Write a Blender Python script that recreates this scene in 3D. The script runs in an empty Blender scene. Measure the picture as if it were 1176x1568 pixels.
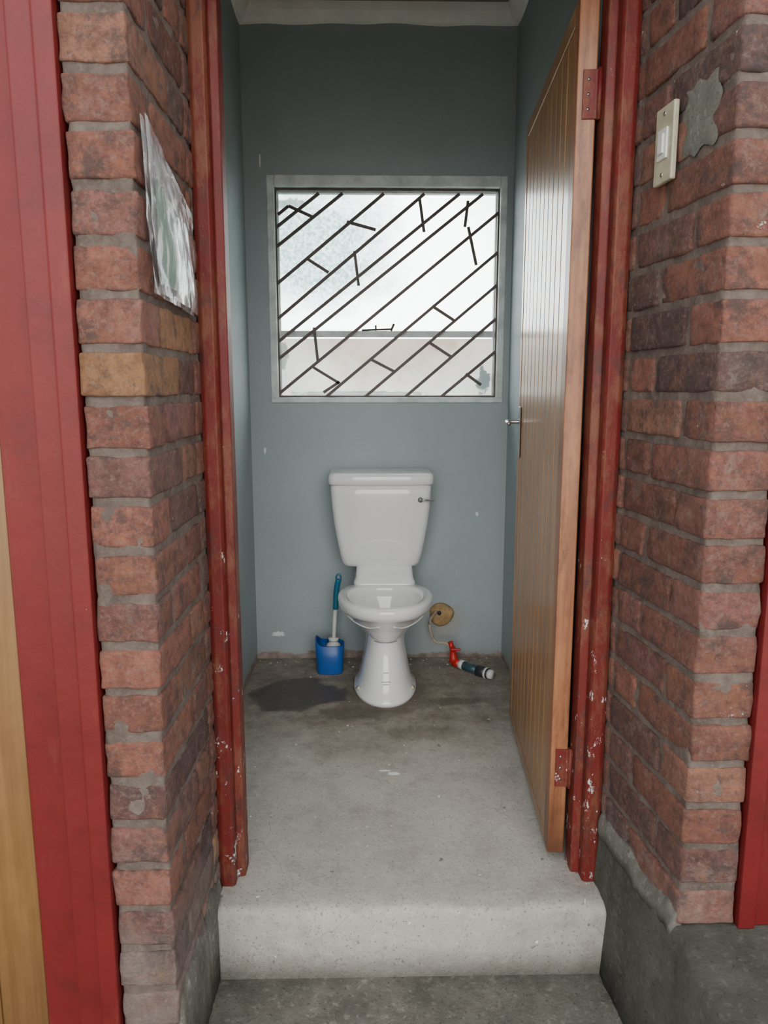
import bpy, bmesh, math, random
from mathutils import Vector, Matrix
from mathutils import noise as mn
random.seed(7)
scene = bpy.context.scene
COL = scene.collection

# ---------------------------------------------------------------- materials
class NT:
    def __init__(s, name):
        s.m = bpy.data.materials.new(name); s.m.use_nodes = True
        s.t = s.m.node_tree; s.n = s.t.nodes; s.l = s.t.links
        s.b = s.n["Principled BSDF"]; s.out = s.n["Material Output"]
        s.tc = s.n.new("ShaderNodeTexCoord")
        s.co = s.tc.outputs["Object"]
    def mapping(s, scale=(1,1,1), loc=(0,0,0)):
        m = s.n.new("ShaderNodeMapping"); m.inputs["Scale"].default_value = scale
        m.inputs["Location"].default_value = loc
        s.l.new(s.co, m.inputs["Vector"]); return m.outputs[0]
    def noise(s, scale, detail=5, rough=.6, vec=None, dist=0):
        n = s.n.new("ShaderNodeTexNoise"); n.inputs["Scale"].default_value = scale
        n.inputs["Detail"].default_value = detail; n.inputs["Roughness"].default_value = rough
        n.inputs["Distortion"].default_value = dist
        s.l.new(vec if vec else s.co, n.inputs["Vector"]); return n.outputs[0]
    def ramp(s, fac, stops):
        r = s.n.new("ShaderNodeValToRGB"); e = r.color_ramp.elements
        while len(e) < len(stops): e.new(.5)
        for i, (p, c) in enumerate(stops):
            e[i].position = p; e[i].color = c if len(c) == 4 else (*c, 1)
        s.l.new(fac, r.inputs[0]); return r.outputs[0]
    def mask(s, fac, lo, hi):
        m = s.n.new("ShaderNodeMapRange"); m.inputs[1].default_value = lo; m.inputs[2].default_value = hi
        s.l.new(fac, m.inputs[0]); return m.outputs[0]
    def mix(s, fac, a, b, mode='MIX'):
        m = s.n.new("ShaderNodeMix"); m.data_type = 'RGBA'; m.blend_type = mode
        if isinstance(fac, (int, float)): m.inputs[0].default_value = fac
        else: s.l.new(fac, m.inputs[0])
        for v, i in ((a, 6), (b, 7)):
            if isinstance(v, tuple): m.inputs[i].default_value = (*v, 1)
            else: s.l.new(v, m.inputs[i])
        return m.outputs[2]
    def math(s, op, a, b=0.0):
        m = s.n.new("ShaderNodeMath"); m.operation = op
        for v, i in ((a, 0), (b, 1)):
            if isinstance(v, (int, float)): m.inputs[i].default_value = v
            else: s.l.new(v, m.inputs[i])
        return m.outputs[0]
    def blob(s, center, radii):
        mp = s.mapping(tuple(1/r for r in radii), tuple(-c/r for c, r in zip(center, radii)))
        v = s.n.new("ShaderNodeVectorMath"); v.operation = 'LENGTH'; s.l.new(mp, v.inputs[0])
        return v.outputs["Value"]
    def spot(s, center, radii, scale=9, amp=.9, lo=.75, hi=1.0):
        """irregular stain: 1 inside, 0 outside"""
        nz = s.math('MULTIPLY', s.math('SUBTRACT', s.noise(scale, 7, .7), .5), amp)
        return s.math('SUBTRACT', 1.0, s.mask(s.math('ADD', s.blob(center, radii), nz), lo, hi))
    def z(s):
        sx = s.n.new("ShaderNodeSeparateXYZ"); s.l.new(s.co, sx.inputs[0]); return sx.outputs[2]
    def color(s, c):
        if isinstance(c, tuple): s.b.inputs["Base Color"].default_value = (*c, 1)
        else: s.l.new(c, s.b.inputs["Base Color"])
    def rough(s, r):
        if isinstance(r, (int, float)): s.b.inputs["Roughness"].default_value = r
        else: s.l.new(r, s.b.inputs["Roughness"])
    def bump(s, h, strength=.3, dist=.01):
        b = s.n.new("ShaderNodeBump"); b.inputs["Strength"].default_value = strength
        b.inputs["Distance"].default_value = dist
        s.l.new(h, b.inputs["Height"]); s.l.new(b.outputs[0], s.b.inputs["Normal"])

def plain(name, c, r=.5, metal=0, var=.12, scale=12, bump=0):
    t = NT(name); n = t.noise(scale)
    t.color(t.ramp(n, [(.3, tuple(x*(1-var) for x in c)), (.7, tuple(min(1, x*(1+var)) for x in c))]))
    t.rough(r); t.b.inputs["Metallic"].default_value = metal
    if bump: t.bump(t.noise(scale*6), bump, .004)
    return t.m

def m_wall():
    t = NT("painted_plaster_grey_blue")
    base = t.ramp(t.noise(2.2, 4), [(.3, (.305, .360, .375)), (.7, (.345, .402, .416))])
    f = t.mask(t.noise(30, 6, .7), .58, .8)
    c = t.mix(t.math('MULTIPLY', f, .35), base, (.46, .52, .52))
    f2 = t.mask(t.noise(3.5, 8, .75), .52, .72)
    c = t.mix(t.math('MULTIPLY', f2, .20), c, (.22, .26, .26))
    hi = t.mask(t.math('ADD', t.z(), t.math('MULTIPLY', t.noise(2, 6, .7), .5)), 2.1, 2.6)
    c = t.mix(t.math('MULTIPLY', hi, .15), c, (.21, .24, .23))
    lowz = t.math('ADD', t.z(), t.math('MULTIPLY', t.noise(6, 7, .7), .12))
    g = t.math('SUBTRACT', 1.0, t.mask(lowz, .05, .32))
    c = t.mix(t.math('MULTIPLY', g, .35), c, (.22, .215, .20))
    base2 = t.math('SUBTRACT', 1.0, t.mask(lowz, .082, .092))
    c = t.mix(base2, c, t.ramp(t.noise(18), [(.35, (.15, .115, .10)), (.7, (.36, .28, .245))]))
    c = t.mix(t.mask(t.noise(9, 9, .8), .695, .705), c, (.64, .67, .65))
    for ce, ra in (((-.41, 3.2, .115), (.030, 1, .012)), ((-.44, 3.2, 2.12), (.004, 1, .03)), ((.475, 3.2, .66), (.007, 1, .010)), ((-.45, 3.2, .94), (.006, 1, .014))):
        c = t.mix(t.spot(ce, ra, 90, 2.4), c, (.74, .76, .74))
    c = t.mix(t.math('MULTIPLY', t.spot((.34, 3.2, .17), (.10, 1, .09), 20, 1.2, .5, 1.1), .4), c, (.30, .25, .18))
    t.color(c); t.rough(.58); t.bump(t.noise(55, 6, .65), .25, .006)
    return t.m

def m_floor():
    t = NT("concrete_screed")
    base = t.ramp(t.noise(3, 9, .7), [(.3, (.36, .340, .295)), (.7, (.51, .485, .43))])
    c = t.mix(t.math('MULTIPLY', t.mask(t.noise(45, 6, .7), .5, .75), .5), base, (.60, .58, .53))
    c = t.mix(t.math('MULTIPLY', t.mask(t.noise(8, 9, .8), .51, .66), .55), c, (.26, .235, .195))
    c = t.mix(t.math('MULTIPLY', t.mask(t.noise(150, 2), .60, .70), .85), c, (.19, .175, .155))
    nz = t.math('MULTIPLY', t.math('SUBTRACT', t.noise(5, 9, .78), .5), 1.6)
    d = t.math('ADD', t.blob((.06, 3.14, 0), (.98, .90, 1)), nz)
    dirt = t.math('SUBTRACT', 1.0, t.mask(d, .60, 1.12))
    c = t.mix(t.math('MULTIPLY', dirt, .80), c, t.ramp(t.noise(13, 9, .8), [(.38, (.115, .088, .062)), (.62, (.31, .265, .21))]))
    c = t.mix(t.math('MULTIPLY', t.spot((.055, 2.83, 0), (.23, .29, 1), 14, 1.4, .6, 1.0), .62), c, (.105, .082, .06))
    w = t.spot((-.30, 2.80, 0), (.21, .18, 1), 7, 1.1, .78, .94)
    c = t.mix(t.math('MULTIPLY', w, .85), c, (.070, .056, .046))
    w2 = t.spot((-.06, 2.62, 0), (.16, .08, 1), 12, 1.5, .6, .9)
    c = t.mix(t.math('MULTIPLY', w2, .65), c, (.11, .09, .07))
    w3 = t.spot((.33, 2.72, 0), (.17, .045, 1), 12, 1.5, .6, .9)
    c = t.mix(t.math('MULTIPLY', w3, .65), c, (.11, .09, .07))
    w4 = t.spot((.20, 2.45, 0), (.24, .06, 1), 10, 1.8, .5, 1.0)
    c = t.mix(t.math('MULTIPLY', w4, .40), c, (.19, .165, .135))
    c = t.mix(t.mask(t.noise(42, 3, .5), .725, .735), c, (.80, .80, .78))
    c = t.mix(t.spot((.075, 2.17, 0), (.020, .012, 1), 90, 2.2), c, (.82, .84, .86))
    c = t.mix(t.spot((.045, 2.19, 0), (.022, .006, 1), 90, 2.2), c, (.78, .80, .82))
    c = t.mix(t.mask(t.noise(24, 3, .5, t.mapping((1, 1, 1), (4, 9, 1))), .72, .735), c, (.21, .19, .165))
    vo = t.n.new("ShaderNodeTexVoronoi"); vo.feature = 'DISTANCE_TO_EDGE'; vo.inputs["Scale"].default_value = 2.2
    wn = t.n.new("ShaderNodeTexNoise"); wn.inputs["Scale"].default_value = 4; wn.inputs["Detail"].default_value = 6; t.l.new(t.co, wn.inputs["Vector"])
    t.l.new(t.mix(.15, t.co, wn.outputs["Color"]), vo.inputs["Vector"])
    cr = t.math('MULTIPLY', t.math('SUBTRACT', 1.0, t.mask(vo.outputs[0], .001, .004)), t.mask(t.noise(2.2, 3), .50, .58))
    c = t.mix(t.math('MULTIPLY', cr, .4), c, (.18, .16, .14))
    g = t.math('SUBTRACT', 1.0, t.mask(t.math('ADD', t.z(), t.math('MULTIPLY', t.noise(10, 8, .75), .12)), -.12, -.06))
    c = t.mix(t.math('MULTIPLY', g, .4), c, (.22, .205, .17))
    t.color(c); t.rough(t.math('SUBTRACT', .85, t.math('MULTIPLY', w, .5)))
    t.bump(t.math('ADD', t.noise(60, 8, .7), t.math('MULTIPLY', t.noise(9, 4), .6)), .45, .008)
    return t.m

def m_rough_concrete(name, a, b, moss=0.0):
    t = NT(name)
    c = t.ramp(t.noise(6, 9, .75), [(.35, a), (.65, b)])
    c = t.mix(t.math('MULTIPLY', t.mask(t.noise(60, 4), .55, .7), .6), c, tuple(min(1, x*1.5) for x in b))
    if moss: c = t.mix(t.math('MULTIPLY', t.mask(t.noise(4, 8, .75), .45, .6), moss), c, (.095, .095, .065))
    c = t.mix(t.math('MULTIPLY', t.mask(t.noise(110, 2), .62, .7), .6), c, tuple(x*.5 for x in a))
    t.color(c); t.rough(.9); t.bump(t.noise(35, 9, .78), 1.0, .018)
    return t.m

def m_brick():
    t = NT("face_brick_red_clay")
    at = t.n.new("ShaderNodeAttribute"); at.attribute_name = "bcol"
    v = t.ramp(t.noise(30, 9, .8), [(.32, (.42, .40, .40)), (.5, (.95, .95, .95)), (.68, (1.5, 1.42, 1.34))])
    c = t.mix(1.0, at.outputs[0], v, 'MULTIPLY')
    c = t.mix(t.math('MULTIPLY', t.mask(t.noise(95, 5, .75), .50, .68), .40), c, (.31, .22, .185))
    c = t.mix(t.math('MULTIPLY', t.mask(t.noise(13, 9, .82, None, .4), .53, .68), .50), c, (.30, .24, .205))
    c = t.mix(t.math('MULTIPLY', t.mask(t.noise(9, 8, .78, t.mapping((1,1,1.6),(5,5,8))), .54, .64), .50), c, (.27, .115, .055))
    c = t.mix(t.math('MULTIPLY', t.mask(t.noise(15, 9, .8, t.mapping((1,1,1),(9,2,5))), .52, .61), .72), c, (.060, .046, .044))
    c = t.mix(t.mask(t.noise(19, 7, .7, t.mapping((1,1,1),(3,7,1))), .68, .695), c, (.60, .58, .55))
    low = t.math('SUBTRACT', 1.0, t.mask(t.math('ADD', t.z(), t.math('MULTIPLY', t.noise(9, 9, .8), .7)), .28, .60))
    c = t.mix(t.math('MULTIPLY', low, .55), c, (.38, .33, .29))
    t.color(c); t.rough(.82)
    h = t.math('ADD', t.noise(38, 9, .78), t.math('MULTIPLY', t.noise(160, 3), .3))
    t.bump(h, .9, .010)
    return t.m

def m_mortar():
    t = NT("mortar")
    c = t.ramp(t.noise(12, 9, .78), [(.32, (.120, .088, .070)), (.68, (.285, .225, .19))])
    c = t.mix(t.math('MULTIPLY', t.mask(t.noise(70, 4, .7), .5, .7), .5), c, (.34, .285, .25))
    t.color(c); t.rough(.95); t.bump(t.noise(50, 9, .78), 1.0, .012); return t.m

def m_redpaint():
    t = NT("red_oxide_enamel")
    c = t.ramp(t.noise(4, 5), [(.3, (.118, .008, .009)), (.7, (.158, .013, .013))])
    c = t.mix(t.math('MULTIPLY', t.mask(t.noise(11, 7, .7), .52, .68), .5), c, (.075, .011, .010))
    st = t.noise(14, 7, .7, t.mapping((1, 1, .35)))
    c = t.mix(t.math('MULTIPLY', t.mask(st, .60, .72), .35), c, (.23, .05, .035))
    c = t.mix(t.mask(t.noise(30, 5, .7), .735, .745), c, (.5, .48, .46))
    t.b.inputs["Specular IOR Level"].default_value = .35
    t.color(c); t.rough(.45); t.bump(t.noise(26, 4), .2, .005); return t.m

def m_redworn():
    t = NT("red_oxide_enamel_worn")
    c = t.ramp(t.noise(4, 5), [(.3, (.115, .013, .012)), (.7, (.165, .020, .016))])
    st = t.noise(12, 8, .78, t.mapping((1, 1, .45)))
    c = t.mix(t.math('MULTIPLY', t.mask(st, .48, .60), .75), c, (.18, .070, .038))
    st2 = t.noise(20, 8, .78, t.mapping((1, 1, .5), (8, 1, 2)))
    c = t.mix(t.math('MULTIPLY', t.mask(st2, .53, .63), .75), c, (.065, .030, .026))
    lowz = t.math('SUBTRACT', 1.0, t.mask(t.z(), .1, 1.3))
    sp = t.mask(t.math('ADD', t.noise(26, 8, .8, t.mapping((1, 1, .6), (2, 5, 3))), t.math('MULTIPLY', lowz, .10)), .68, .695)
    c = t.mix(sp, c, (.60, .60, .60))
    t.b.inputs["Specular IOR Level"].default_value = .3
    t.color(c); t.rough(.5); t.bump(st, .5, .005); return t.m

def m_wood(name, a, b, rough=.3, coat=.3, dirt=.0):
    t = NT(name)
    g = t.noise(16, 6, .6, t.mapping((3, 3, .16)), .3)
    c = t.ramp(g, [(.3, a), (.7, b)])
    c = t.mix(t.math('MULTIPLY', t.mask(t.noise(5, 7, .7, t.mapping((1, 1, .5), (1, 2, 3))), .48, .7), .4), c, tuple(x*.55 for x in a))
    lowd = t.math('SUBTRACT', 1.0, t.mask(t.math('ADD', t.z(), t.math('MULTIPLY', t.noise(12, 8, .75), .3)), .15, .45))
    c = t.mix(t.math('MULTIPLY', lowd, .45), c, tuple(x*.4 for x in a))
    if dirt:
        c = t.mix(t.math('MULTIPLY', t.mask(t.noise(8, 9, .75, t.mapping((1, 1, .35))), .48, .62), dirt), c, tuple(x*.3 for x in a))
        low = t.math('SUBTRACT', 1.0, t.mask(t.math('ADD', t.z(), t.math('MULTIPLY', t.noise(14, 8, .75), .25)), .13, .3))
        c = t.mix(t.math('MULTIPLY', low, .7), c, tuple(x*.35 for x in a))
    t.color(c); t.rough(rough); t.b.inputs["Coat Weight"].default_value = coat
    t.b.inputs["Coat Roughness"].default_value = .2
    t.bump(g, .12, .003); return t.m

def m_glass():
    t = NT("dirty_obscure_glass")
    tr = t.n.new("ShaderNodeBsdfTransparent")
    tint = t.spot((-.22, 3.25, 1.80), (.36, 5, .28), 7, 1.2, .5, 1.2)
    fine = t.mask(t.noise(70, 4, .7), .35, .65)
    tc_ = t.mix(t.math('MULTIPLY', tint, t.math('ADD', .45, t.math('MULTIPLY', fine, .45))), (.97, .985, .98), (.22, .33, .31))
    dk = t.spot((.50, 3.25, 1.24), (.05, 5, .09), 34, 2.2, .5, .6)
    tc_ = t.mix(t.math('MULTIPLY', dk, .85), tc_, (.03, .04, .04))
    dk2 = t.spot((-.37, 3.25, 1.34), (.03, 5, .10), 30, 2.0, .6, .7)
    tc_ = t.mix(t.math('MULTIPLY', dk2, .6), tc_, (.08, .09, .08))
    dk3 = t.spot((-.33, 3.25, 1.97), (.09, 5, .03), 30, 2.0, .6, .7)
    tc_ = t.mix(t.math('MULTIPLY', dk3, .6), tc_, (.10, .12, .11))
    dk4 = t.spot((-.05, 3.25, 1.185), (.40, 5, .014), 26, 1.8, .6, .8)
    tc_ = t.mix(t.math('MULTIPLY', dk4, .6), tc_, (.14, .16, .15))
    t.l.new(tc_, tr.inputs[0])
    tl = t.n.new("ShaderNodeBsdfTranslucent"); tl.inputs[0].default_value = (.85, .97, .94, 1)
    mx = t.n.new("ShaderNodeMixShader")
    d = t.blob((.10, 3.2, 1.64), (.40, 5, .36))
    e = t.mask(t.math('ADD', d, t.math('MULTIPLY', t.noise(9, 9, .75), .8)), 1.3, 1.8)
    f = t.math('ADD', .02, t.math('MULTIPLY', e, .22))
    t.l.new(f, mx.inputs[0]); t.l.new(tr.outputs[0], mx.inputs[1]); t.l.new(tl.outputs[0], mx.inputs[2])
    gl = t.n.new("ShaderNodeBsdfGlossy"); gl.inputs["Roughness"].default_value = .15
    m2 = t.n.new("ShaderNodeMixShader"); m2.inputs[0].default_value = .03
    t.l.new(mx.outputs[0], m2.inputs[1]); t.l.new(gl.outputs[0], m2.inputs[2])
    t.l.new(m2.outputs[0], t.out.inputs[0]); return t.m

def m_film():
    t = NT("clear_plastic_film")
    t.color((.72, .74, .76)); t.rough(.12)
    n = t.noise(10, 5, .6, t.mapping((1, 1.5, .5)), 1.0)
    t.l.new(t.math('ADD', .24, t.math('MULTIPLY', t.mask(n, .50, .60), .45)), t.b.inputs["Alpha"])
    t.b.inputs["Coat Weight"].default_value = .6
    t.bump(t.noise(26, 4, .6, None, 1.5), .35, .008); return t.m
def m_paper():
    t = NT("folded_printed_paper")
    g = t.noise(6, 3, .5, t.mapping((1, 2.6, .5), (0, 3, 0)), .3)
    c = t.ramp(g, [(.38, (.04, .14, .09)), (.47, (.07, .22, .15)), (.50, (.64, .66, .65)), (.70, (.72, .74, .74))])
    t.color(c); t.rough(.6); return t.m

def m_outlet():
    t = NT("yellowed_foam_plug")
    c = t.ramp(t.noise(35, 6, .7), [(.35, (.25, .155, .06)), (.65, (.45, .31, .15))])
    t.color(c); t.rough(.75); t.bump(t.noise(60), .5, .006); return t.m

WALL = m_wall(); FLOOR = m_floor(); BRICK = m_brick(); MORTAR = m_mortar()
CONC = m_rough_concrete("rough_concrete_ground", (.17, .16, .13), (.37, .35, .30), .45)
CONCD = m_rough_concrete("damp_concrete_plinth", (.075, .072, .058), (.185, .18, .15), .45)
PATCH = m_rough_concrete("mortar_patch", (.19, .185, .155), (.32, .31, .27))
RED = m_redpaint(); REDW = m_redworn()
DOORW = m_wood("varnished_door_timber", (.27, .115, .034), (.43, .215, .075), .32, .35)
DOORE = m_wood("worn_door_edge_timber", (.21, .070, .028), (.43, .185, .08), .42, .1, .7)
DOORL = m_wood("varnished_pine_side_door", (.17, .082, .024), (.26, .135, .05), .35, .3)
PORC = plain("white_vitreous_china", (.78, .785, .775), .08, 0, .015, 3)
PORC.node_tree.nodes["Principled BSDF"].inputs["Coat Weight"].default_value = .6
WATER = plain("toilet_water", (.20, .24, .25), .02)
CHROME = plain("dull_chrome", (.42, .43, .44), .28, .9)
DARKMET = plain("burglar_bar_brown_grey_paint", (.085, .065, .058), .5, .2, .25, 20)
FRAMEP = plain("window_frame_grey_paint", (.62, .68, .67), .5, 0, .25, 14, .3)
CEIL = plain("ceiling_board_aged", (.30, .24, .19), .9, 0, .3, 5)
CORN = plain("cornice_offwhite_plaster", (.88, .86, .79), .75, 0, .08, 9)
BLUEP = plain("blue_plastic", (.010, .085, .32), .35, 0, .15, 8)
TEALP = plain("teal_plastic_handle", (.012, .13, .21), .35, 0, .1, 8)
WHITEP = plain("white_plastic", (.62, .63, .60), .4, 0, .08, 10)
CREAMP = plain("cream_switch_plastic", (.42, .39, .28), .35, 0, .2, 30)
REDP = plain("red_plastic_tape", (.45, .015, .012), .4, 0, .2, 15)
BLACKP = plain("black_plastic_pipe", (.03, .034, .042), .45, 0, .2, 15)
TEALPIPE = plain("dark_teal_pipe", (.03, .08, .105), .4, 0, .2, 15)
BOARD = plain("rusty_orange_post", (.50, .20, .08), .9, 0, .3, 20, .4)
NEIGH = plain("cream_render_outside", (.80, .62, .48), .9, 0, .22, 2)
SOIL = plain("pale_dusty_soil", (.48, .43, .36), .95, 0, .25, 2, .3)
GLASS = m_glass(); FILM = m_film(); PAPER = m_paper(); FOAM = m_outlet()

def m_brickwall():
    t = NT("brickwork_facade")
    bt = t.n.new("ShaderNodeTexBrick"); 
    sx = t.n.new("ShaderNodeSeparateXYZ"); t.l.new(t.co, sx.inputs[0])
    cb = t.n.new("ShaderNodeCombineXYZ"); t.l.new(sx.outputs[0], cb.inputs[0]); t.l.new(sx.outputs[2], cb.inputs[1])
    t.l.new(cb.outputs[0], bt.inputs["Vector"])
    bt.inputs["Scale"].default_value = 1; bt.inputs["Brick Width"].default_value = .232
    bt.inputs["Row Height"].default_value = .0855; bt.inputs["Mortar Size"].default_value = .008
    bt.inputs["Color1"].default_value = (.22, .085, .06, 1); bt.inputs["Color2"].default_value = (.15, .06, .045, 1)
    bt.inputs["Mortar"].default_value = (.28, .25, .22, 1)
    t.color(bt.outputs[0]); t.rough(.85); t.bump(t.noise(60), .4, .006); return t.m
BWALL = m_brickwall()

# ---------------------------------------------------------------- mesh helpers
def finish(ob, mats, parent=None, smooth=False, bevel=0, seg=2):
    if not isinstance(mats, (list, tuple)): mats = [mats]
    for m in mats: ob.data.materials.append(m)
    COL.objects.link(ob)
    if parent: ob.parent = parent
    if smooth:
        for p in ob.data.polygons: p.use_smooth = True
    if bevel:
        b = ob.modifiers.new("bevel", 'BEVEL'); b.width = bevel; b.segments = seg; b.limit_method = 'ANGLE'
    return ob

def mk(name, verts, faces, mats, parent=None, smooth=False, bevel=0, seg=2, fix=True):
    me = bpy.data.meshes.new(name); me.from_pydata([tuple(v) for v in verts], [], faces)
    if fix:
        bm = bmesh.new(); bm.from_mesh(me); bmesh.ops.recalc_face_normals(bm, faces=bm.faces); bm.to_mesh(me); bm.free()
    return finish(bpy.data.objects.new(name, me), mats, parent, smooth, bevel, seg)

BF = [(0,1,2,3),(7,6,5,4),(0,4,5,1),(1,5,6,2),(2,6,7,3),(3,7,4,0)]
def boxes(name, lst, mats, parent=None, bevel=0, seg=2, xf=None):
    V, F = [], []
    for (x0,x1,y0,y1,z0,z1) in lst:
        o = len(V)
        V += [(x0,y0,z0),(x1,y0,z0),(x1,y1,z0),(x0,y1,z0),(x0,y0,z1),(x1,y0,z1),(x1,y1,z1),(x0,y1,z1)]
        F += [tuple(i+o for i in f) for f in BF]
    if xf: V = [xf(v) for v in V]
    return mk(name, V, F, mats, parent, False, bevel, seg)

def empty(name, loc=(0,0,0)):
    e = bpy.data.objects.new(name, None); COL.objects.link(e); e.location = loc; e.empty_display_size = .1; return e

def loft(name, rings, mats, parent=None, cap0=True, cap1=True, smooth=True, sub=0):
    n = len(rings[0]); V = [p for r in rings for p in r]; F = []
    for k in range(len(rings)-1):
        for i in range(n):
            j = (i+1) % n
            F.append((k*n+i, k*n+j, (k+1)*n+j, (k+1)*n+i))
    if cap0: F.append(tuple(range(n))[::-1])
    if cap1: F.append(tuple((len(rings)-1)*n+i for i in range(n)))
    ob = mk(name, V, F, mats, parent, smooth)
    if sub:
        s = ob.modifiers.new("sub", 'SUBSURF'); s.levels = sub; s.render_levels = sub
    return ob

def tube(name, pts, r, mats, parent=None, n=12, radii=None, squash=1):
    pts = [Vector(p) for p in pts]; rings = []
    for i, p in enumerate(pts):
        t = (pts[min(i+1, len(pts)-1)] - pts[max(i-1, 0)]).normalized()
        up = Vector((0,0,1)) if abs(t.z) < .95 else Vector((0,1,0))
        a = t.cross(up).normalized(); b = a.cross(t).normalized()
        rr = radii[i] if radii else r
        rings.append([p + a*math.cos(2*math.pi*k/n)*rr + b*math.sin(2*math.pi*k/n)*rr*squash for k in range(n)])
    return loft(name, rings, mats, parent)

def smoothpath(ctrl, n=24):
    out = []; P = [Vector(c) for c in ctrl]; P = [P[0]] + P + [P[-1]]
    segs = len(P)-3
    for s in range(segs):
        p0, p1, p2, p3 = P[s:s+4]
        for k in range(n//segs+1):
            t = k/(n//segs+1)
            out.append(.5*((2*p1)+(-p0+p2)*t+(2*p0-5*p1+4*p2-p3)*t*t+(-p0+3*p1-3*p2+p3)*t**3))
    out.append(P[-2]); return out

# ---------------------------------------------------------------- room shell
XL, XR, YB, YF = -.508, .598, 3.20, 1.785
ZC = 2.69
GZ = -.18
WX0, WX1, WZ0, WZ1 = -.411, .567, 1.155, 2.06
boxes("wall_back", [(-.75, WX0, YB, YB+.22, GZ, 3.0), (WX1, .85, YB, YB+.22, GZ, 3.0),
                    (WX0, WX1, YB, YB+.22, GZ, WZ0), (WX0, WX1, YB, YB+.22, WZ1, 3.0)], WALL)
boxes("wall_left", [(XL-.15, XL, YF, YB, GZ, 3.0)], WALL)
boxes("wall_right", [(XR, XR+.15, YF, YB, GZ, 3.0)], WALL)
boxes("ceiling", [(XL, XR, YF, YB, ZC, ZC+.03)], CEIL)
prof = [(1.553, GZ), (1.553, -.09), (1.5535, -.045), (1.5545, -.020), (1.558, -.011), (1.564, -.005), (1.572, -.002), (1.585, -.0005), (1.612, 0), (YB, 0), (YB, GZ)]
nx = 90; V = []; F = []
for i in range(nx+1):
    x = -.362 + (.560+.362)*i/nx
    for j, (y, z) in enumerate(prof):
        w = .012*mn.noise(Vector((x*5, j*.12, 0)))+.006*mn.noise(Vector((x*22, j*.4, 4))) if 0 < j < 8 else 0
        V.append((x, y+w, z + (min(0, w*.5) if 2 < j < 8 else 0)))
m = len(prof)
for i in range(nx):
    for j in range(m):
        k = (j+1) % m
        F.append((i*m+j, i*m+k, (i+1)*m+k, (i+1)*m+j))
F.append(tuple(range(m))); F.append(tuple(nx*m+j for j in range(m)))
o = len(V)
V += [(XL, YF, GZ), (XR, YF, GZ), (XR, YB, GZ), (XL, YB, GZ), (XL, YF, -.001), (XR, YF, -.001), (XR, YB, -.001), (XL, YB, -.001)]
F += [tuple(i+o for i in f) for f in BF]
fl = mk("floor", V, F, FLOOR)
for p in fl.data.polygons:
    if p.center.y < 1.62 and abs(p.normal.x) < .5 and p.normal.z > -.5: p.use_smooth = True
boxes("ground", [(-14, 14, -14, 22, GZ-.10, GZ-.02)], SOIL)
boxes("ground_apron", [(-4, 4, -1.5, 1.25, GZ-.02, GZ), (-.371, .56, 1.25, 1.556, GZ-.02, GZ)], CONC)

def cornice():
    prof = [(0, 0), (.012, .004), (.030, .016), (.042, .034), (.048, .052), (.050, .062), (0, .062)]
    V, F = [], []
    z0 = ZC-.062
    n = 40
    def run(p0, p1, nrm):
        o = len(V); k = len(prof)
        for i in range(n+1):
            t = i/n; b = Vector(p0).lerp(Vector(p1), t)
            w = .018*mn.noise(b*5)
            for j, (d, z) in enumerate(prof):
                V.append((b.x+nrm[0]*d, b.y+nrm[1]*d, z0+z+(w if j < 2 else 0)))
        for i in range(n):
            for j in range(k):
                jj = (j+1) % k
                F.append((o+i*k+j, o+i*k+jj, o+(i+1)*k+jj, o+(i+1)*k+j))
    run((XL, YB, 0), (XR, YB, 0), (0, -1)); run((XL, YF, 0), (XL, YB, 0), (1, 0)); run((XR, YF, 0), (XR, YB, 0), (-1, 0))
    mk("trim_1", V, F, CORN)
cornice()

boxes("wall_front", [(-3.2, 3.2, 1.28, YF, 2.135, 3.0)], BWALL)
boxes("wall_front_outer", [(-3.2, -1.62, 1.28, YF, GZ, 2.13)], BWALL)
boxes("wall_front_outer", [(1.76, 3.2, 1.30, YF, GZ, 2.13)], BWALL)
boxes("wall_front_inner_return", [(XL-.15, -.37, 1.702, YF, 0, 2.13)], WALL)
boxes("wall_front_inner_return", [(.563, XR+.15, 1.702, YF, 0, 2.13)], WALL)
V, F = [], []
nr = 240
for i in range(nr+1):
    x = -3.4 + 6.8*i/nr; z = .012*math.sin(x*2*math.pi/.076)
    V += [(x, 1.0, 3.02+z), (x, 3.9, 3.14+z)]
for i in range(nr): F.append((2*i, 2*i+2, 2*i+3, 2*i+1))
mk("corrugated_roof", V, F, plain("galvanised_sheet", (.35, .36, .36), .5, .5), smooth=True)

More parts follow.
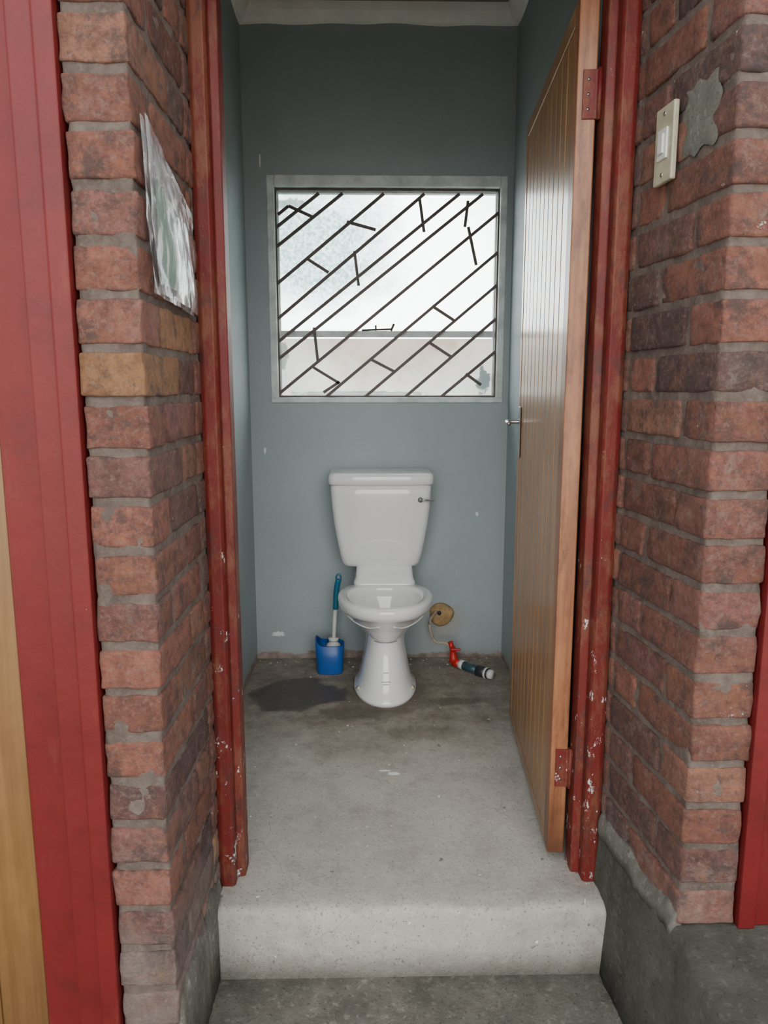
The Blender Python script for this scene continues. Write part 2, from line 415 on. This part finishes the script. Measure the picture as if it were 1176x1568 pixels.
# ---------------------------------------------------------------- brick piers
def pier(name, x0, x1, y0, y1, z0, z1, shear):
    root = empty(name)
    BV, BFc, BC = [], [], []
    pitch = .0855; h = .0712
    z = z0; i = 0
    pal = [(.230,.088,.062), (.205,.080,.058), (.235,.095,.066), (.175,.080,.066), (.25,.115,.078), (.205,.085,.070), (.115,.062,.055), (.225,.090,.066), (.23,.088,.062), (.18,.070,.050), (.15,.070,.058)]
    while z < z1:
        seq = [.222, .106, .222] if i % 2 == 0 else [.106, .222, .222]
        y = y0
        for s, L in enumerate(seq):
            ye = min(y+L, y1)
            if ye - y < .03: break
            c = random.choice(pal); k = random.uniform(.76, 1.15)
            if random.random() < .035: c = (.34, .17, .08)
            c = (c[0]*k, c[1]*k, c[2]*k, 1)
            tb_ = bmesh.new(); vs = bmesh.ops.create_cube(tb_, size=1)['verts']
            bmesh.ops.scale(tb_, vec=(x1-x0, ye-y-.001, h), verts=vs)
            bmesh.ops.bevel(tb_, geom=list(tb_.edges), offset=random.uniform(.0035, .0065), segments=2, affect='EDGES', profile=.5)
            for cuts, lim in ((7, .15), (4, .07), (3, .045)):
                es = [e for e in tb_.edges if e.calc_length() > lim]
                if es: bmesh.ops.subdivide_edges(tb_, edges=es, cuts=cuts, use_grid_fill=True)
            M = Matrix.Translation(((x0+x1)/2+random.uniform(-.002, .002), (y+ye)/2+random.uniform(-.002, .002), z+.0361+random.uniform(-.0015, .0015))) @ \
                Matrix.Rotation(random.uniform(-.010, .010), 4, 'Z') @ Matrix.Rotation(random.uniform(-.008,.008), 4, 'X') @ Matrix.Rotation(random.uniform(-.012,.012), 4, 'Y')
            tb_.verts.index_update(); o = len(BV)
            for v in tb_.verts:
                p = M @ v.co
                q = p*28; p = p + Vector((mn.noise(q), mn.noise(q+Vector((9,0,0))), mn.noise(q+Vector((0,9,0)))*.7))*.0038
                q = p*80; p = p + Vector((mn.noise(q), mn.noise(q+Vector((9,0,0))), mn.noise(q+Vector((0,9,0)))))*.0013
                p.x += (p.y - y0)*shear
                BV.append(p)
            for f in tb_.faces:
                BFc.append(tuple(v.index+o for v in f.verts)); BC.append(c)
            tb_.free()
            y += L + .011
        z += pitch; i += 1
    me = bpy.data.meshes.new("bricks"); me.from_pydata([tuple(v) for v in BV], [], BFc)
    ca = me.color_attributes.new("bcol", 'FLOAT_COLOR', 'CORNER')
    flat = []
    for p, c in zip(me.polygons, BC): flat += list(c)*p.loop_total
    ca.data.foreach_set("color", flat)
    finish(bpy.data.objects.new("bricks", me), BRICK, root, True)
    bm = bmesh.new(); bmesh.ops.create_cube(bm, size=1)
    ins = .0045
    bmesh.ops.scale(bm, vec=(x1-x0-2*ins, y1-y0-2*ins, z1-z0), verts=bm.verts)
    bmesh.ops.translate(bm, vec=((x0+x1)/2, (y0+y1)/2, (z0+z1)/2), verts=bm.verts)
    bmesh.ops.subdivide_edges(bm, edges=[e for e in bm.edges if abs(e.verts[0].co.z-e.verts[1].co.z) > .5], cuts=240)
    bmesh.ops.subdivide_edges(bm, edges=[e for e in bm.edges if abs(e.verts[0].co.y-e.verts[1].co.y) > .1], cuts=40)
    bmesh.ops.subdivide_edges(bm, edges=[e for e in bm.edges if abs(e.verts[0].co.x-e.verts[1].co.x) > .08], cuts=12)
    for v in bm.verts:
        q = v.co*25; q2 = v.co*80
        v.co.x += .004*mn.noise(q) + .002*mn.noise(q2) + (v.co.y - y0)*shear; v.co.y += .004*mn.noise(q+Vector((5,5,5))) + .002*mn.noise(q2+Vector((5,5,5)))
    for f in bm.faces: f.smooth = True
    me = bpy.data.meshes.new("mortar_joints"); bm.to_mesh(me); bm.free()
    finish(bpy.data.objects.new("mortar_joints", me), MORTAR, root)
    return root
pier("wall_pier_left", -.477, -.371, 1.25, 1.70, GZ, 2.13, .008)
SH = -.10
pier("wall_pier_right", .600, .712, 1.28, 1.70, .168, 2.13, SH)

# ---------------------------------------------------------------- raised ledge on the right
def plinth():
    n = 60; V = []; F = []
    rows = []
    for i in range(n+1):
        t = i/n; y = .6 + (1.70-.6)*t
        xs = .588 - max(0, y-1.28)*.075
        top = .165 if y < 1.27 else .165 - (y-1.27)*.03
        j = .009*mn.noise(Vector((y*9, 0, 0)))+.004*mn.noise(Vector((y*30, 3, 0)))
        k2 = .006*mn.noise(Vector((y*20, 8, 0)))
        rows.append([(xs-.022+j, y, GZ), (xs-.014+j+k2, y, -.05), (xs-.010+j-k2, y, .06), (xs-.004+j, y, top-.03), (xs+.002+j, y, top-.012+k2*.4), (xs+.012, y, top-.003), (xs+.03, y, top), (1.755, y, top), (1.755, y, GZ)])
    m = 9
    for r in rows: V += r
    for i in range(n):
        for j in range(m):
            k = (j+1) % m
            F.append((i*m+j, i*m+k, (i+1)*m+k, (i+1)*m+j))
    F.append(tuple(range(m))); F.append(tuple(n*m+j for j in range(m)))
    ob = mk("floor_porch_ledge", V, F, CONCD)
    for p in ob.data.polygons:
        if p.center.x < .63: p.use_smooth = True
plinth()
V, F = [], []
n = 60
for i in range(n+1):
    y = 1.285+(1.64-1.285)*i/n; x = .600+(y-1.28)*SH
    w = .018*mn.noise(Vector((y*11, 7, 0)))+.012*mn.noise(Vector((y*40, 2, 0)))
    z = .165-(y-1.27)*.03 if y > 1.27 else .165
    V += [(x-.013+w*.4, y, z-.022), (x-.010, y, z+.004+w), (x-.006, y, z+.022+w), (x+.004, y, z+.036+w), (x+.012, y, z-.012)]
for i in range(n):
    for j in range(5):
        k = (j+1) % 5; F.append((i*5+j, i*5+k, (i+1)*5+k, (i+1)*5+j))
F += [(0,1,2,3,4), tuple(n*5+j for j in range(5))]
mk("mortar_fillet", V, F, PATCH, smooth=True)  # mortar fillet along the foot of the right pier
V, F = [], []
for i in range(n+1):
    y = 1.262+(1.63-1.262)*i/n; w = .012*mn.noise(Vector((y*12, 1, 0)))+.008*mn.noise(Vector((y*40, 5, 0)))
    zt = .045+w*2.2
    V += [(-.358+w*.3, y, GZ), (-.360+w*.3, y, zt-.03), (-.368, y, zt), (-.376, y, zt), (-.376, y, GZ)]
for i in range(n):
    for j in range(5):
        k = (j+1) % 5; F.append((i*5+j, i*5+k, (i+1)*5+k, (i+1)*5+j))
F += [(0,1,2,3,4), tuple(n*5+j for j in range(5))]
mk("mortar_haunch", V, F, CONC, smooth=True)  # mortar haunch along the foot of the left pier

# ---------------------------------------------------------------- pressed steel door frame (main)
def frame_profile(name, xo, xi, yf, yb, z0, z1, s, mat, parent):
    w = abs(xi-xo)
    pr = [(0, yf), (.010, yf-.006), (w*.60, yf-.006), (w*.68, yf+.002), (w*.68, yf+.030), (w, yf+.034), (w, yf+.085), (w*.72, yf+.088), (w*.72, yb), (0, yb)]
    V = [(xo+s*a, y, z) for z in (z0, z1) for (a, y) in pr]; k = len(pr)
    F = [(i, (i+1) % k, k+(i+1) % k, k+i) for i in range(k)] + [tuple(range(k)), tuple(range(k, 2*k))]
    return mk(name, V, F, mat, parent, False, .0025, 2)
fr = empty("door_frame")
frame_profile("jamb_latch_side", -.369, -.312, 1.645, 1.78, 0, 2.11, 1, REDW, fr)
frame_profile("jamb_hinge_side", .562, .503, 1.645, 1.78, 0, 2.11, -1, REDW, fr)
boxes("frame_head", [(-.369, .562, 1.640, 1.78, 2.06, 2.11)], REDW, fr, .003)

# ---------------------------------------------------------------- open inward door
door = empty("door_1", (.452, 1.715, .030))
door.rotation_euler = (0, 0, -math.atan2(.055, .8))
L, T, H = .80, .042, 2.000
bl = []
bl.append((.006, T-.006, .002, L-.002, .002, H-.002))
nb = 10; y0b, y1b = .055, L-.035
bw = (y1b-y0b)/nb
for i in range(nb):
    bl.append((0.0015, .010, y0b+i*bw+.0035, y0b+(i+1)*bw-.0035, .03, H-.045))
    bl.append((T-.010, T-.0015, y0b+i*bw+.0035, y0b+(i+1)*bw-.0035, .03, H-.045))
boxes("tongue_and_groove_boards", bl, DOORW, door, .002, 2)
boxes("hinge_stile", [(0, T, 0, .052, 0, H)], DOORE, door, .003)
boxes("latch_stile_and_rails", [(0, T, L-.032, L, 0, H), (0, T, .052, L-.032, H-.042, H), (0, T, .052, L-.032, 0, .028)], DOORW, door, .002)
for zc, nm in ((.235, "bottom_hinge"), (1.80, "top_hinge")):
    boxes(nm, [(.012, T+.001, -.0035, .0, zc-.05, zc+.05), (T-.006, T+.012, -.004, .010, zc-.05, zc+.05)], REDW, door, .001)
    tube(nm+"_knuckle", [(T+.006, -.004, zc-.052), (T+.006, -.004, zc+.052)], .0055, REDW, door)
    for dz in (-.03, 0, .03): tube(nm+"_screw", [(.024, -.0045, zc+dz), (.024, -.003, zc+dz)], .0035, CHROME, door)
boxes("lock_plate", [(.010, .032, L, L+.002, .96, 1.12)], CHROME, door, .001)
boxes("handle_backplate", [(-.004, 0, L-.062, L-.022, .945, 1.115)], CHROME, door, .002)
tube("lever_handle", smoothpath([(-.003, L-.042, 1.065), (-.035, L-.042, 1.065), (-.045, L-.055, 1.065), (-.047, L-.13, 1.062)]), .007, CHROME, door)
tube("door_lever_back", smoothpath([(T+.003, L-.042, 1.065), (T+.020, L-.042, 1.065), (T+.024, L-.055, 1.065), (T+.025, L-.12, 1.062)]), .006, CHROME, door)

# ---------------------------------------------------------------- neighbouring doors and frames
def side_frame(name, xa, xb, s, yf, z0):
    f = empty(name)
    w = abs(xb-xa)
    pr = [(0, yf+.06), (0, yf-.012), (w*.22, yf-.012), (w*.24, yf-.002), (w*.52, yf-.002), (w*.545, yf+.012), (w*.96, yf+.016), (w, yf+.020), (w, yf+.10), (0, yf+.10)]
    k = len(pr); V = [(xa+s*a, y, z) for z in (z0, 2.13) for (a, y) in pr]
    F = [(i, (i+1) % k, k+(i+1) % k, k+i) for i in range(k)] + [tuple(range(k)), tuple(range(k, 2*k))]
    mk("jamb", V, F, RED, f, False, .003)
    xc = xb + s*.82
    boxes("far_jamb", [(min(xc, xc+s*.15), max(xc, xc+s*.15), yf, yf+.10, z0, 2.13)], RED, f, .003)
    boxes("head", [(min(xa, xc+s*.15), max(xa, xc+s*.15), yf+.001, yf+.099, 2.06, 2.125)], RED, f, .003)
    return f
side_frame("side_door_frame", -.479, -.628, -1, 1.25, GZ)
side_frame("side_door_frame", .7135, .86, 1, 1.28, .165)
def side_door(name, x0, x1, y, z0):
    e = empty(name)
    n = 9; bw = (x1-x0)/n
    boxes("boards", [(x0+i*bw+.002, x0+(i+1)*bw-.002, y-.004, y+.01, z0+.02, 2.05) for i in range(n)] + [(x0, x1, y, y+.035, z0+.01, 2.055)], DOORL, e, .002)
    tube("handle", smoothpath([(x0+.08, y-.005, 1.03), (x0+.08, y-.04, 1.03), (x0+.10, y-.045, 1.03), (x0+.18, y-.045, 1.03)]), .007, CHROME, e)
side_door("door_2", -1.445, -.631, 1.285, GZ)
side_door("door_3", .863, 1.677, 1.315, .165)

# ---------------------------------------------------------------- window
win = empty("window_1")
IX0, IX1, IZ0, IZ1 = -.386, .545, 1.168, 2.008
boxes("plaster_surround", [(WX0-.006, IX0, YB-.006, YB+.06, WZ0, WZ1+.006), (IX1, WX1+.006, YB-.006, YB+.06, WZ0, WZ1+.006),
                           (IX0, IX1, YB-.006, YB+.06, IZ1+.012, WZ1+.006), (WX0-.006, WX1+.006, YB-.010, YB+.06, WZ0-.010, IZ0)], FRAMEP, win, .005, 3)
fy = YB+.052
f0 = []
def ring(x0, x1, z0, z1, w, ya, yb): return [(x0, x0+w, ya, yb, z0, z1), (x1-w, x1, ya, yb, z0, z1), (x0+w, x1-w, ya, yb, z0, z0+w), (x0+w, x1-w, ya, yb, z1-w, z1)]
f0 += ring(IX0-.004, IX1+.004, IZ0-.004, IZ1+.014, .014, fy, fy+.03)
boxes("steel_window_frame", f0+[(IX0, IX1, fy+.004, fy+.028, 1.424, 1.450)], FRAMEP, win, .002)
boxes("glass_pane", [(IX0+.01, IX1-.01, fy+.015, fy+.018, IZ0+.008, IZ1+.005)], GLASS, win)
def uv(px, py): 
    return (IX0+(px-427)/(760-427)*(IX1-IX0), IZ1-(py-290)/(608-290)*(IZ1-IZ0))
bars = [((427,345),(492,293)), ((427,374),(527,293)), ((427,430),(588,293)), ((427,484),(648,293)),
        ((427,520),(700,293)), ((427,547),(735,293)), ((427,602),(762,318)), ((498,608),(762,378)), ((558,608),(762,428)),
        ((618,610),(762,480)), ((673,610),(762,532))]
short = [((447,312),(482,328)), ((473,391),(505,412)), ((533,335),(576,347)), ((544,379),(550,432)), ((641,300),(648,350)),
         ((713,303),(709,342)), ((714,342),(727,400)), ((661,463),(697,487)), ((657,520),(691,543)), ((482,497),(487,550)),
         ((480,560),(519,585)), ((566,546),(603,566)), ((714,570),(738,588)), ((447,312),(431,325)), ((495,600),(520,583))]
V, F = [], []
def flatbar(a, b, w, y0, y1):
    (xa, za), (xb, zb) = uv(*a), uv(*b)
    d = Vector((xb-xa, 0, zb-za)).normalized(); p = Vector((-d.z, 0, d.x))*w/2
    o = len(V)
    A, B = Vector((xa, 0, za)), Vector((xb, 0, zb))
    for y in (y0, y1):
        for q in (A-p, B-p, B+p, A+p): V.append((q.x, y, q.z))
    F.extend([tuple(i+o for i in f) for f in BF])
for a, b in bars: flatbar(a, b, .0125, YB+.020, YB+.030)
for a, b in short: flatbar(a, b, .0120, YB+.0205, YB+.0295)
mk("burglar_bars", V, F, DARKMET, win)
rg = ring(IX0-.001, IX1+.001, IZ0-.001, IZ1+.010, .008, YB+.018, YB+.032)
boxes("burglar_bar_frame", rg, DARKMET, win, .001)
# casement stay lying on the transom with its peg, and handle
tube("casement_stay", [(-.03, fy-.006, 1.452), (.10, fy-.010, 1.456)], .004, DARKMET, win)
tube("casement_peg", [(.03, fy-.004, 1.450), (.03, fy-.010, 1.472)], .004, DARKMET, win)
tube("casement_handle", [(.095, fy-.006, 1.450), (.108, fy-.014, 1.478)], .005, DARKMET, win)

boxes("garden_wall", [(-6, 6, 6.6, 6.8, GZ, 1.64)], NEIGH)
boxes("garden_post", [(1.085, 1.125, 6.40, 6.6, GZ, 2.05)], BOARD, None, .01)

# ---------------------------------------------------------------- toilet
toi = empty("toilet", (.062, 0, 0))
def egg(z, yf, yb, hw, ex=2.0, n=64, mid=.58):
    yc = yf+(yb-yf)*mid; out = []
    for k in range(n):
        t = 2*math.pi*k/n; c, s = math.cos(t), math.sin(t)
        e = 2/ex if s > 0 else 1.0
        x = hw*math.copysign(abs(c)**(2/ex if s > 0 else .95), c)
        y = yc + (yb-yc if s > 0 else yc-yf)*math.copysign(abs(s)**e, s)
        out.append((x, y, z))
    return out
B = [(.000,2.662,3.03,.126,3),(.012,2.660,3.03,.128,3),(.022,2.664,3.03,.124,3),(.034,2.682,3.02,.113,3),(.07,2.700,3.0,.103,3),(.12,2.718,2.99,.092,2.8),
     (.17,2.733,2.98,.082,2.6),(.215,2.740,2.98,.078,2.5),(.245,2.735,2.985,.084,2.4),(.272,2.716,2.99,.104,2.4),(.300,2.682,3.0,.132,2.3),
     (.328,2.645,3.01,.157,2.3),(.352,2.618,3.01,.173,2.3),(.357,2.606,3.01,.181,2.3),(.372,2.598,3.01,.186,2.3),(.390,2.593,3.01,.188,2.3),(.400,2.597,3.01,.186,2.3),(.4045,2.606,3.005,.180,2.3),
     (.4045,2.632,2.955,.152,2.2),(.399,2.642,2.945,.144,2.2),(.385,2.645,2.94,.141,2.2),(.366,2.638,2.945,.146,2.2),(.340,2.655,2.93,.130,2.1),(.300,2.690,2.91,.102,2.1),(.25,2.725,2.89,.070,2),(.215,2.75,2.87,.048,2),(.205,2.77,2.85,.03,2)]
loft("pan", [egg(z, a, b, w, e) for z, a, b, w, e in B], PORC, toi)
loft("bowl_water", [egg(.232, 2.735, 2.885, .064), egg(.236, 2.735, 2.885, .064)], WATER, toi)
def rrect(z, hw, y0, y1, r, n=6, bow=0):
    out = []
    for cx, cy, a0 in ((hw-r, y1-r, 0), (-hw+r, y1-r, 90), (-hw+r, y0+r, 180), (hw-r, y0+r, 270)):
        for k in range(n+1):
            a = math.radians(a0+90*k/n); x = cx+r*math.cos(a); y = cy+r*math.sin(a)
            if y < (y0+y1)/2: y -= bow*(1-(x/hw)**2)
            out.append((x, y, z))
    f = out[:3*(n+1)]
    xa, xb = out[3*(n+1)-1][0], out[3*(n+1)][0]
    for k in range(1, 12):
        x = xa+(xb-xa)*k/12; f.append((x, y0-bow*(1-(x/hw)**2), z))
    return f + out[3*(n+1):]
loft("cistern_deck", [rrect(z, w, a, b, .03) for z, w, a, b in
     [(.25,.07,2.95,3.12),(.32,.095,2.95,3.17),(.370,.118,2.95,3.185),(.400,.128,2.955,3.19),(.412,.127,2.96,3.19),(.425,.120,2.975,3.19),(.470,.116,3.0,3.19)]], PORC, toi)
C = [(.466,.150,3.035,3.190),(.470,.158,3.028,3.192),(.485,.164,3.018,3.193),(.52,.172,3.008,3.194),(.58,.183,2.998,3.195),(.65,.194,2.990,3.196),(.72,.202,2.985,3.196),(.78,.206,2.982,3.197),(.818,.207,2.982,3.197)]
c_ = loft("cistern", [rrect(z, w, a, b, .028, 6, .016) for z, w, a, b in C], PORC, toi)
c_.location.x = -.014
Ld = [(.817,.206,2.983,3.196),(.819,.213,2.975,3.197),(.824,.2155,2.971,3.198),(.848,.2155,2.971,3.198),(.858,.213,2.974,3.197),(.864,.206,2.982,3.192),(.866,.17,3.01,3.17)]
l_ = loft("cistern_lid", [rrect(z, w, a, b, .028 if w > .18 else .02, 6, .016) for z, w, a, b in Ld], PORC, toi)
l_.location.x = -.014
lx, lz = .146, .757
tube("flush_lever_boss", [(lx, 2.990, lz), (lx, 2.971, lz)], .011, CHROME, toi, 16)
tube("flush_lever", smoothpath([(lx, 2.969, lz), (lx+.012, 2.962, lz+.001), (lx+.035, 2.965, lz), (lx+.055, 2.969, lz-.001)]), .005, CHROME, toi, 10, None, .8)
def pan_at(z):
    for q in range(len(B)-1):
        if B[q][0] <= z <= B[q+1][0]:
            u = (z-B[q][0])/(B[q+1][0]-B[q][0]+1e-9)
            return [B[q][i]*(1-u)+B[q+1][i]*u for i in (1, 2, 3)]
for s in (-1, 1):
    pts = []
    for k in range(26):
        t = k/25; th = math.radians(185+76*t)
        z = .338 - .030*math.sin(min(1, t/.72)*math.pi*.5)**2 + (max(0, t-.72)/.28)**2*.018
        yf, yb, hw = pan_at(z); yc = yf+(yb-yf)*.58
        pts.append((s*hw*abs(math.cos(th))**.95, yc+(yc-yf)*math.sin(th), z))
    tube("moulded_line", pts, .0035, PORC, toi, 8)
for s in (-1, 1): tube("fixing_cap", [(s*.102, 2.78, .028), (s*.112, 2.776, .036)], .008, CREAMP, toi)
st = plain("grey_ceramic_print", (.48, .48, .50), .3)
def ped_y(z): return pan_at(z)[0]
for zz, ww in ((.118,.010),(.085,.018),(.076,.012)):
    boxes("printed_mark", [(-ww, ww, ped_y(zz)-.0006, ped_y(zz)+.004, zz-.002, zz+.002)], st, toi)

# ---------------------------------------------------------------- toilet brush and holder
tb = empty("toilet_brush", (-.172, 3.045, 0))
def hold(z, r, n=28, dz=0):
    out = []
    for k in range(n):
        a = 2*math.pi*k/n; x = r*math.copysign(abs(math.cos(a))**.6, math.cos(a)); y = r*.85*math.copysign(abs(math.sin(a))**.6, math.sin(a))
        lift = dz*max(0, -math.cos(a))**3*(1 if math.sin(a) > -.9 else .6)
        out.append((x, y, z+lift))
    return out
loft("holder", [hold(0,.055), hold(.004,.057), hold(.06,.059), hold(.125,.062,dz=.030), hold(.127,.0585,dz=.030), hold(.06,.054), hold(.01,.051)], BLUEP, tb)
tube("bristle_head", [(.012,0,.02), (.014,0,.05), (.016,0,.12), (.016,0,.135)], .03, WHITEP, tb, 18, [.02,.03,.03,.012])
tube("white_shaft", [(.016,0,.13), (.020,0,.20), (.026,.004,.285)], .009, WHITEP, tb, 12)
tube("collar", [(.016,0,.138), (.016,0,.15)], .022, WHITEP, tb, 14)
tube("blue_grip", smoothpath([(.026,.004,.275), (.028,.005,.32), (.032,.006,.37), (.040,.006,.405)], 12), .012, TEALP, tb, 12)
tube("hanging_loop", [Vector((.040+.010*math.cos(a), .006, .412+.016*math.sin(a))) for a in [i*2*math.pi/16 for i in range(17)]], .0035, TEALP, tb, 8)

# ---------------------------------------------------------------- wall plug, supply pipe lying loose
plug = empty("wall_waste_plug", (.322, YB, .205))
def disc(y, r, wob):
    return [(r*(1+wob*math.sin(3*a+1)+wob*.6*math.sin(5*a))*math.cos(a), y, r*(1+wob*math.sin(3*a+1))*math.sin(a)) for a in [2*math.pi*k/32 for k in range(32)]]
loft("foam_disc", [disc(.0,.052,.05), disc(-.012,.053,.05), disc(-.022,.047,.04), disc(-.026,.034,.03), disc(-.024,.012,0)], FOAM, plug)
tube("dark_fixing", [(-.012,-.022,.012), (-.012,-.032,.012)], .009, BLACKP, plug)
pp = empty("water_supply_pipe")
tube("flexible_connector", smoothpath([(.295, 3.165, .225), (.262, 3.11, .19), (.285, 3.11, .11), (.335, 3.09, .105), (.358, 3.075, .085)], 30), .006, plain("stained_hose", (.40,.33,.24), .5, 0, .3, 30), pp)
tube("red_tape", [(.350,3.08,.115),(.356,3.078,.10),(.359,3.07,.085)], .011, REDP, pp)
tube("valve_body", [(.360,3.07,.095),(.364,3.06,.05),(.366,3.055,.030)], .017, REDP, pp, 14, [.012,.018,.021])
boxes("valve_lever", [(.350,.392,3.040,3.052,.086,.096)], REDP, pp, .003)
tube("valve_union", [(.366,3.06,.030),(.392,3.04,.028)], .0195, REDP, pp, 8)
tube("white_union", [(.390,3.042,.028),(.404,3.030,.027)], .020, WHITEP, pp, 14)
tube("teal_pipe", [(.402,3.032,.025),(.462,2.972,.024)], .0175, TEALPIPE, pp, 16)
tube("black_coupling", [(.458,2.976,.024),(.492,2.942,.024)], .0235, BLACKP, pp, 10)
tube("white_ring", [(.487,2.947,.024),(.494,2.940,.024)], .0245, WHITEP, pp, 16)
tube("dark_ring", [(.494,2.940,.024),(.500,2.934,.024)], .0235, BLACKP, pp, 16)
tube("pipe_end", [(.499,2.935,.024),(.512,2.922,.024)], .022, WHITEP, pp, 16, [.022,.019])

# crumbs of mortar and plaster on the floor (one mesh)
bm = bmesh.new()
for i in range(110):
    if i < 60: x = random.uniform(-.48, .57); y = 3.18 - abs(random.gauss(0, .05))
    else: x = random.uniform(-.3, .5); y = random.uniform(1.75, 3.15)
    r = random.uniform(.0015, .006 if i < 60 else .004)
    if (x-.06)**2+(y-2.85)**2 < .05: continue
    v = bmesh.ops.create_icosphere(bm, subdivisions=1, radius=r)['verts']
    bmesh.ops.scale(bm, vec=(random.uniform(.8,1.6), random.uniform(.8,1.6), .6), verts=v)
    bmesh.ops.translate(bm, vec=(x, y, r*.5), verts=v)
me = bpy.data.meshes.new("floor_debris"); bm.to_mesh(me); bm.free()
finish(bpy.data.objects.new("floor_debris", me), plain("mortar_crumbs", (.42, .36, .30), .95, 0, .5, 9), None)

# ---------------------------------------------------------------- light switch on the right reveal
sw = empty("light_switch", (.600+(1.495-1.28)*SH-.004, 1.495, 1.662))
sw.rotation_euler = (0, 0, math.atan(-SH))
boxes("cover_plate", [(-.011, 0, -.035, .035, -.070, .070)], CREAMP, sw, .003, 3)
boxes("rocker_surround", [(-.015, -.010, -.018, .018, -.028, .028)], WHITEP, sw, .002)
boxes("rocker", [(-.019, -.014, -.010, .010, -.018, .018)], WHITEP, sw, .002)
for z in (-.055, .055): tube("screw", [(-.010, 0, z), (-.0125, 0, z)], .004, CHROME, sw)
bm = bmesh.new(); bmesh.ops.create_grid(bm, x_segments=24, y_segments=24, size=.5)
for v in bm.verts:
    u, w = v.co.x, v.co.y; e = max(abs(u), abs(w))*2
    y = 1.392 + u*.115*(1+.25*mn.noise(Vector((w*4, 0, 0)))); z = 1.680 + w*.115*(1+.25*mn.noise(Vector((u*4, 5, 0))))
    v.co = Vector((.600+(y-1.28)*SH-.0050*(1-e**4)+.001, y, z))
me = bpy.data.meshes.new("switch_mortar_patch"); bm.to_mesh(me); bm.free()
finish(bpy.data.objects.new("switch_mortar_patch", me), PATCH, None, True)  # grey mortar patch on the brick beside the switch

# ---------------------------------------------------------------- plastic bag with paper, taped to the left reveal
bagroot = empty("plastic_bag")
def quadpatch(name, P, base, amp, mat, wr=1):
    bm = bmesh.new(); bmesh.ops.create_grid(bm, x_segments=36, y_segments=48, size=.5)
    (a, b, c, d) = P
    for v in bm.verts:
        u, w = v.co.x+.5, v.co.y+.5
        y = (1-u)*(1-w)*a[0]+u*(1-w)*b[0]+u*w*c[0]+(1-u)*w*d[0]
        z = (1-u)*(1-w)*a[1]+u*(1-w)*b[1]+u*w*c[1]+(1-u)*w*d[1]
        y += .004*mn.noise(Vector((w*5, 1, u)))*wr
        off = base + amp*math.sin(math.pi*u)*math.sin(math.pi*min(1, w*.8+.25)) + wr*(.004*mn.noise(Vector((u*6+w*3, w*3, 0)))+.0015*mn.noise(Vector((u*18, w*8, 3))))
        v.co = Vector((-.369+off, y, z))
    me = bpy.data.meshes.new(name); bm.to_mesh(me); bm.free()
    return finish(bpy.data.objects.new(name, me), mat, bagroot, True)
quadpatch("film", [(1.300,1.362),(1.585,1.350),(1.575,1.545),(1.268,1.635)], .014, .016, FILM)
quadpatch("paper", [(1.325,1.380),(1.530,1.372),(1.510,1.515),(1.318,1.552)], .012, .013, PAPER, .7)
quadpatch("film_back", [(1.300,1.362),(1.585,1.350),(1.575,1.545),(1.268,1.635)], .006, .003, FILM)

# ---------------------------------------------------------------- light
w = bpy.data.worlds.new("overcast_sky"); scene.world = w; w.use_nodes = True
nt = w.node_tree; bg = nt.nodes["Background"]
tc = nt.nodes.new("ShaderNodeTexCoord"); sp = nt.nodes.new("ShaderNodeSeparateXYZ")
nt.links.new(tc.outputs["Generated"], sp.inputs[0])
mr = nt.nodes.new("ShaderNodeMapRange"); mr.inputs[1].default_value = -.2; mr.inputs[2].default_value = .9
mr.inputs[3].default_value = 1.75; mr.inputs[4].default_value = 10.5
nt.links.new(sp.outputs[1], mr.inputs[0]); nt.links.new(mr.outputs[0], bg.inputs["Strength"])
bg.inputs["Color"].default_value = (.96, .985, 1.0, 1)
sl = bpy.data.lights.new("hazy_sun", 'SUN'); sl.energy = 2.3; sl.angle = math.radians(52); sl.color = (1, .975, .94)
so = bpy.data.objects.new("hazy_sun", sl); COL.objects.link(so)
so.rotation_euler = Vector((.03, 1, -.38)).to_track_quat('-Z', 'Y').to_euler(); so.location = (0, -6, 5)

# ---------------------------------------------------------------- camera
cam = bpy.data.cameras.new("camera"); co = bpy.data.objects.new("camera", cam); COL.objects.link(co)
cam.sensor_fit = 'VERTICAL'; cam.sensor_height = 36; cam.lens = 36*1130/1568
cam.clip_start = .02
pitch = math.radians(9.4); yaw = math.radians(-1.15)
co.location = (0, 0, 1.2); co.rotation_euler = (math.pi/2-pitch, 0, yaw)
scene.camera = co
